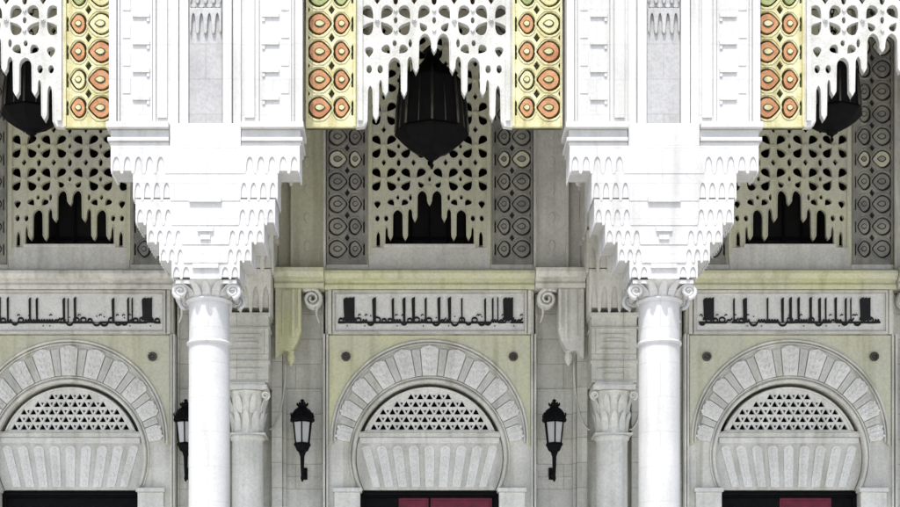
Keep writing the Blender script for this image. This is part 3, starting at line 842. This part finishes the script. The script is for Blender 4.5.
for x in (3.0, -9.0, 9.0): copy_tree(d0, hall, x+3.0)

# ================================================================== LAMPS
def wall_lamp(x, label):
    base = empty('wall_lamp', (x, YR+.22, 0), label, 'lamp', 'black wall lamps beside the doorways')
    SL = 60.6; yl = -.50
    def z(p): return EYE+(HOR-p)/SL
    b = MB(); b.tube([(0, 0, z(470)), (0, -.2, z(474)), (0, -.42, z(476)), (0, yl, z(472)), (0, yl, z(462))], .02, 8)
    b.lathe([(.012, z(482)), (.03, z(479)), (.022, z(476)), (.03, z(468)), (.036, z(457)), (.06, z(453))], 0, yl, 12)
    b.lathe([(.05,z(470)-.1),(.05,z(470)+.1)], 0, -.006, 12) if False else b.box(-.05, .05, -.03, -.001, z(476), z(464))
    b.build('bracket', M['black'], base)
    b = MB(); b.lathe([(.05, z(453)), (.10, z(451)), (.13, z(447)), (.15, z(445.5)), (.14, z(444))], 0, yl, 8, False, PI/8)
    b.build('gallery', M['black'], base)
    g_ = MB(); g_.lathe([(.115, z(444.2)), (.155, z(423))], 0, yl, 6, False, PI/6); g_.build('glass', M['pane'], base)
    b = MB()
    for i in range(6):
        a = PI/6+i*PI/3
        b.tube([(.122*math.cos(a), yl+.122*math.sin(a), z(444.5)), (.165*math.cos(a), yl+.165*math.sin(a), z(422))], .012, 6)
    b.lathe([(.17, z(423.4)), (.172, z(421.5))], 0, yl, 6, False, PI/6); b.lathe([(.137, z(445)), (.137, z(443.6))], 0, yl, 6, False, PI/6)
    b.build('frame', M['black'], base)
    b = MB(); b.lathe([(.20, z(422)), (.205, z(420)), (.185, z(418)), (.17, z(414)), (.13, z(410.5)), (.075, z(408.2)), (.07, z(407)), (.095, z(406.2)), (.09, z(405))], 0, yl, 16)
    for i in range(6):
        a = PI/6+i*PI/3; b.tube([(.19*math.cos(a), yl+.19*math.sin(a), z(420)), (.21*math.cos(a), yl+.21*math.sin(a), z(416)), (.20*math.cos(a), yl+.2*math.sin(a), z(414.5))], .012, 6)
    f_ = b.build('cap', M['black'], base)
    b = MB(); b.lathe([(.03, z(405.2)), (.05, z(404)), (.022, z(402.6)), (.04, z(401.2)), (.008, z(399.5))], 0, yl, 12)
    for i in range(6):
        a = i*PI/3; b.lathe([(.008,z(406)),(.018,z(404.6)),(.004,z(403))], .085*math.cos(a), yl+.085*math.sin(a), 6)
    b.build('crown', M['black'], f_)
    return base
wall_lamp(-2.10, 'black iron wall lamp in the clear between the left white column and the middle doorway')
wall_lamp(2.05, 'black iron wall lamp right of the middle doorway, nearer the right white column')
wall_lamp(-4.02, 'black iron wall lamp half hidden behind the left white column')

def hanging_lamp(x, zb, k, label):
    base = empty('hanging_lantern', (x, 22.95, zb), label, 'lantern', 'dark lanterns hanging under the screens')
    b = MB(); n = 8
    b.lathe([(.03*k,-.04*k),(.10*k,.0),(.12*k,.04*k),(.30*k,.12*k),(.44*k,.22*k),(.545*k,.33*k)], 0, 0, n, False)
    b.lathe([(.545*k,.331*k),(.56*k,.36*k),(.545*k,.39*k)], 0, 0, n, False)
    b.build('bowl', M['black'], base)
    b = MB(); b.lathe([(.012*k,-.16*k),(.035*k,-.11*k),(.016*k,-.07*k),(.04*k,-.03*k),(.02*k,0)], 0, 0, 10); b.build('finial', M['black'], base)
    b = MB(); b.lathe([(.53*k,.391*k),(.505*k,.75*k),(.45*k,1.12*k)], 0, 0, n, False); b.build('glass', M['glassdark'], base)
    b = MB()
    for i in range(n):
        a = 2*PI*i/n; c, s_ = math.cos(a), math.sin(a)
        b.tube([(.545*k*c,.545*k*s_,.39*k),(.52*k*c,.52*k*s_,.75*k),(.465*k*c,.465*k*s_,1.13*k)], .02*k, 6)
        a += PI/n; c, s_ = math.cos(a), math.sin(a)
        b.tube([(.52*k*c,.52*k*s_,.40*k),(.49*k*c,.49*k*s_,.75*k),(.44*k*c,.44*k*s_,1.1*k)], .009*k, 5)
    b.build('frame', M['bronze'], base)
    b = MB(); b.lathe([(.48*k,1.12*k),(.45*k,1.17*k),(.33*k,1.28*k),(.2*k,1.38*k),(.12*k,1.48*k),(.10*k,1.56*k),(.14*k,1.6*k),(.05*k,1.68*k)], 0, 0, n, False)
    for i in range(n):
        a = 2*PI*i/n; c, s_ = math.cos(a), math.sin(a)
        b.tube([(.47*k*c,.47*k*s_,1.1*k),(.48*k*c,.48*k*s_,1.2*k),(.46*k*c,.46*k*s_,1.34*k)], lambda t: .024*k*(1-.8*t), 5)
    b.build('crown', M['black'], base)
    b = MB(); z = 1.66*k; i = 0
    while zb+z < 13.0:
        pts = [((.03*math.cos(t) if i%2 else 0), (0 if i%2 else .03*math.cos(t)), z+.05+.055*math.sin(t)) for t in [2*PI*j/10 for j in range(10)]]
        b.tube(pts, .009, 5, True); z += .085; i += 1
    b.build('chain', M['black'], base)
hanging_lamp(0, 9.63, 1.0, 'large dark lantern hanging low beneath the apex of the middle screen')
hanging_lamp(-BAY, 10.0, .82, 'smaller dark lantern under the left screen, cut off by the left edge')
hanging_lamp(BAY, 10.0, .82, 'smaller dark lantern partly behind the hanging fingers of the right screen')

# ================================================================== LIGHT, SKY, CAMERA
EL, AZ = math.radians(66), math.radians(-15)      # sun behind the camera, a little to the left
d = Vector((math.sin(AZ)*math.cos(EL), -math.cos(AZ)*math.cos(EL), math.sin(EL)))
sun = bpy.data.lights.new('Sun', 'SUN'); sun.energy = 2.4; sun.angle = math.radians(.55); sun.color = (1, .975, .94)
so = bpy.data.objects.new('Sun', sun); COL.objects.link(so); so.rotation_euler = d.to_track_quat('Z', 'Y').to_euler()
W = bpy.data.worlds.new('World'); S.world = W; W.use_nodes = True
nt = W.node_tree; bg = nt.nodes['Background']; sk = nt.nodes.new('ShaderNodeTexSky')
sk.sky_type = 'NISHITA'; sk.sun_disc = False; sk.sun_elevation = EL; sk.sun_rotation = math.atan2(d.x, d.y)
sk.air_density = .8; sk.dust_density = 3.0; sk.ozone_density = .6
nt.links.new(sk.outputs[0], bg.inputs[0]); bg.inputs[1].default_value = .15
cam = bpy.data.cameras.new('Camera'); co_ = bpy.data.objects.new('Camera', cam); COL.objects.link(co_)
co_.location = (-.31, 0, EYE); co_.rotation_euler = (PI/2, 0, 0)
cam.sensor_width = 36; cam.lens = 36*1531/900; cam.shift_x = 39/900; cam.shift_y = (HOR-253.5)/900
cam.clip_end = 2000; S.camera = co_
S.view_settings.view_transform = 'Standard'; S.view_settings.look = 'None'; S.view_settings.exposure = 1.0; S.view_settings.gamma = 1
try: S.view_settings.use_curve_mapping = False
except Exception: pass
S.render.engine = 'CYCLES'; S.cycles.max_bounces = 8; S.cycles.diffuse_bounces = 6
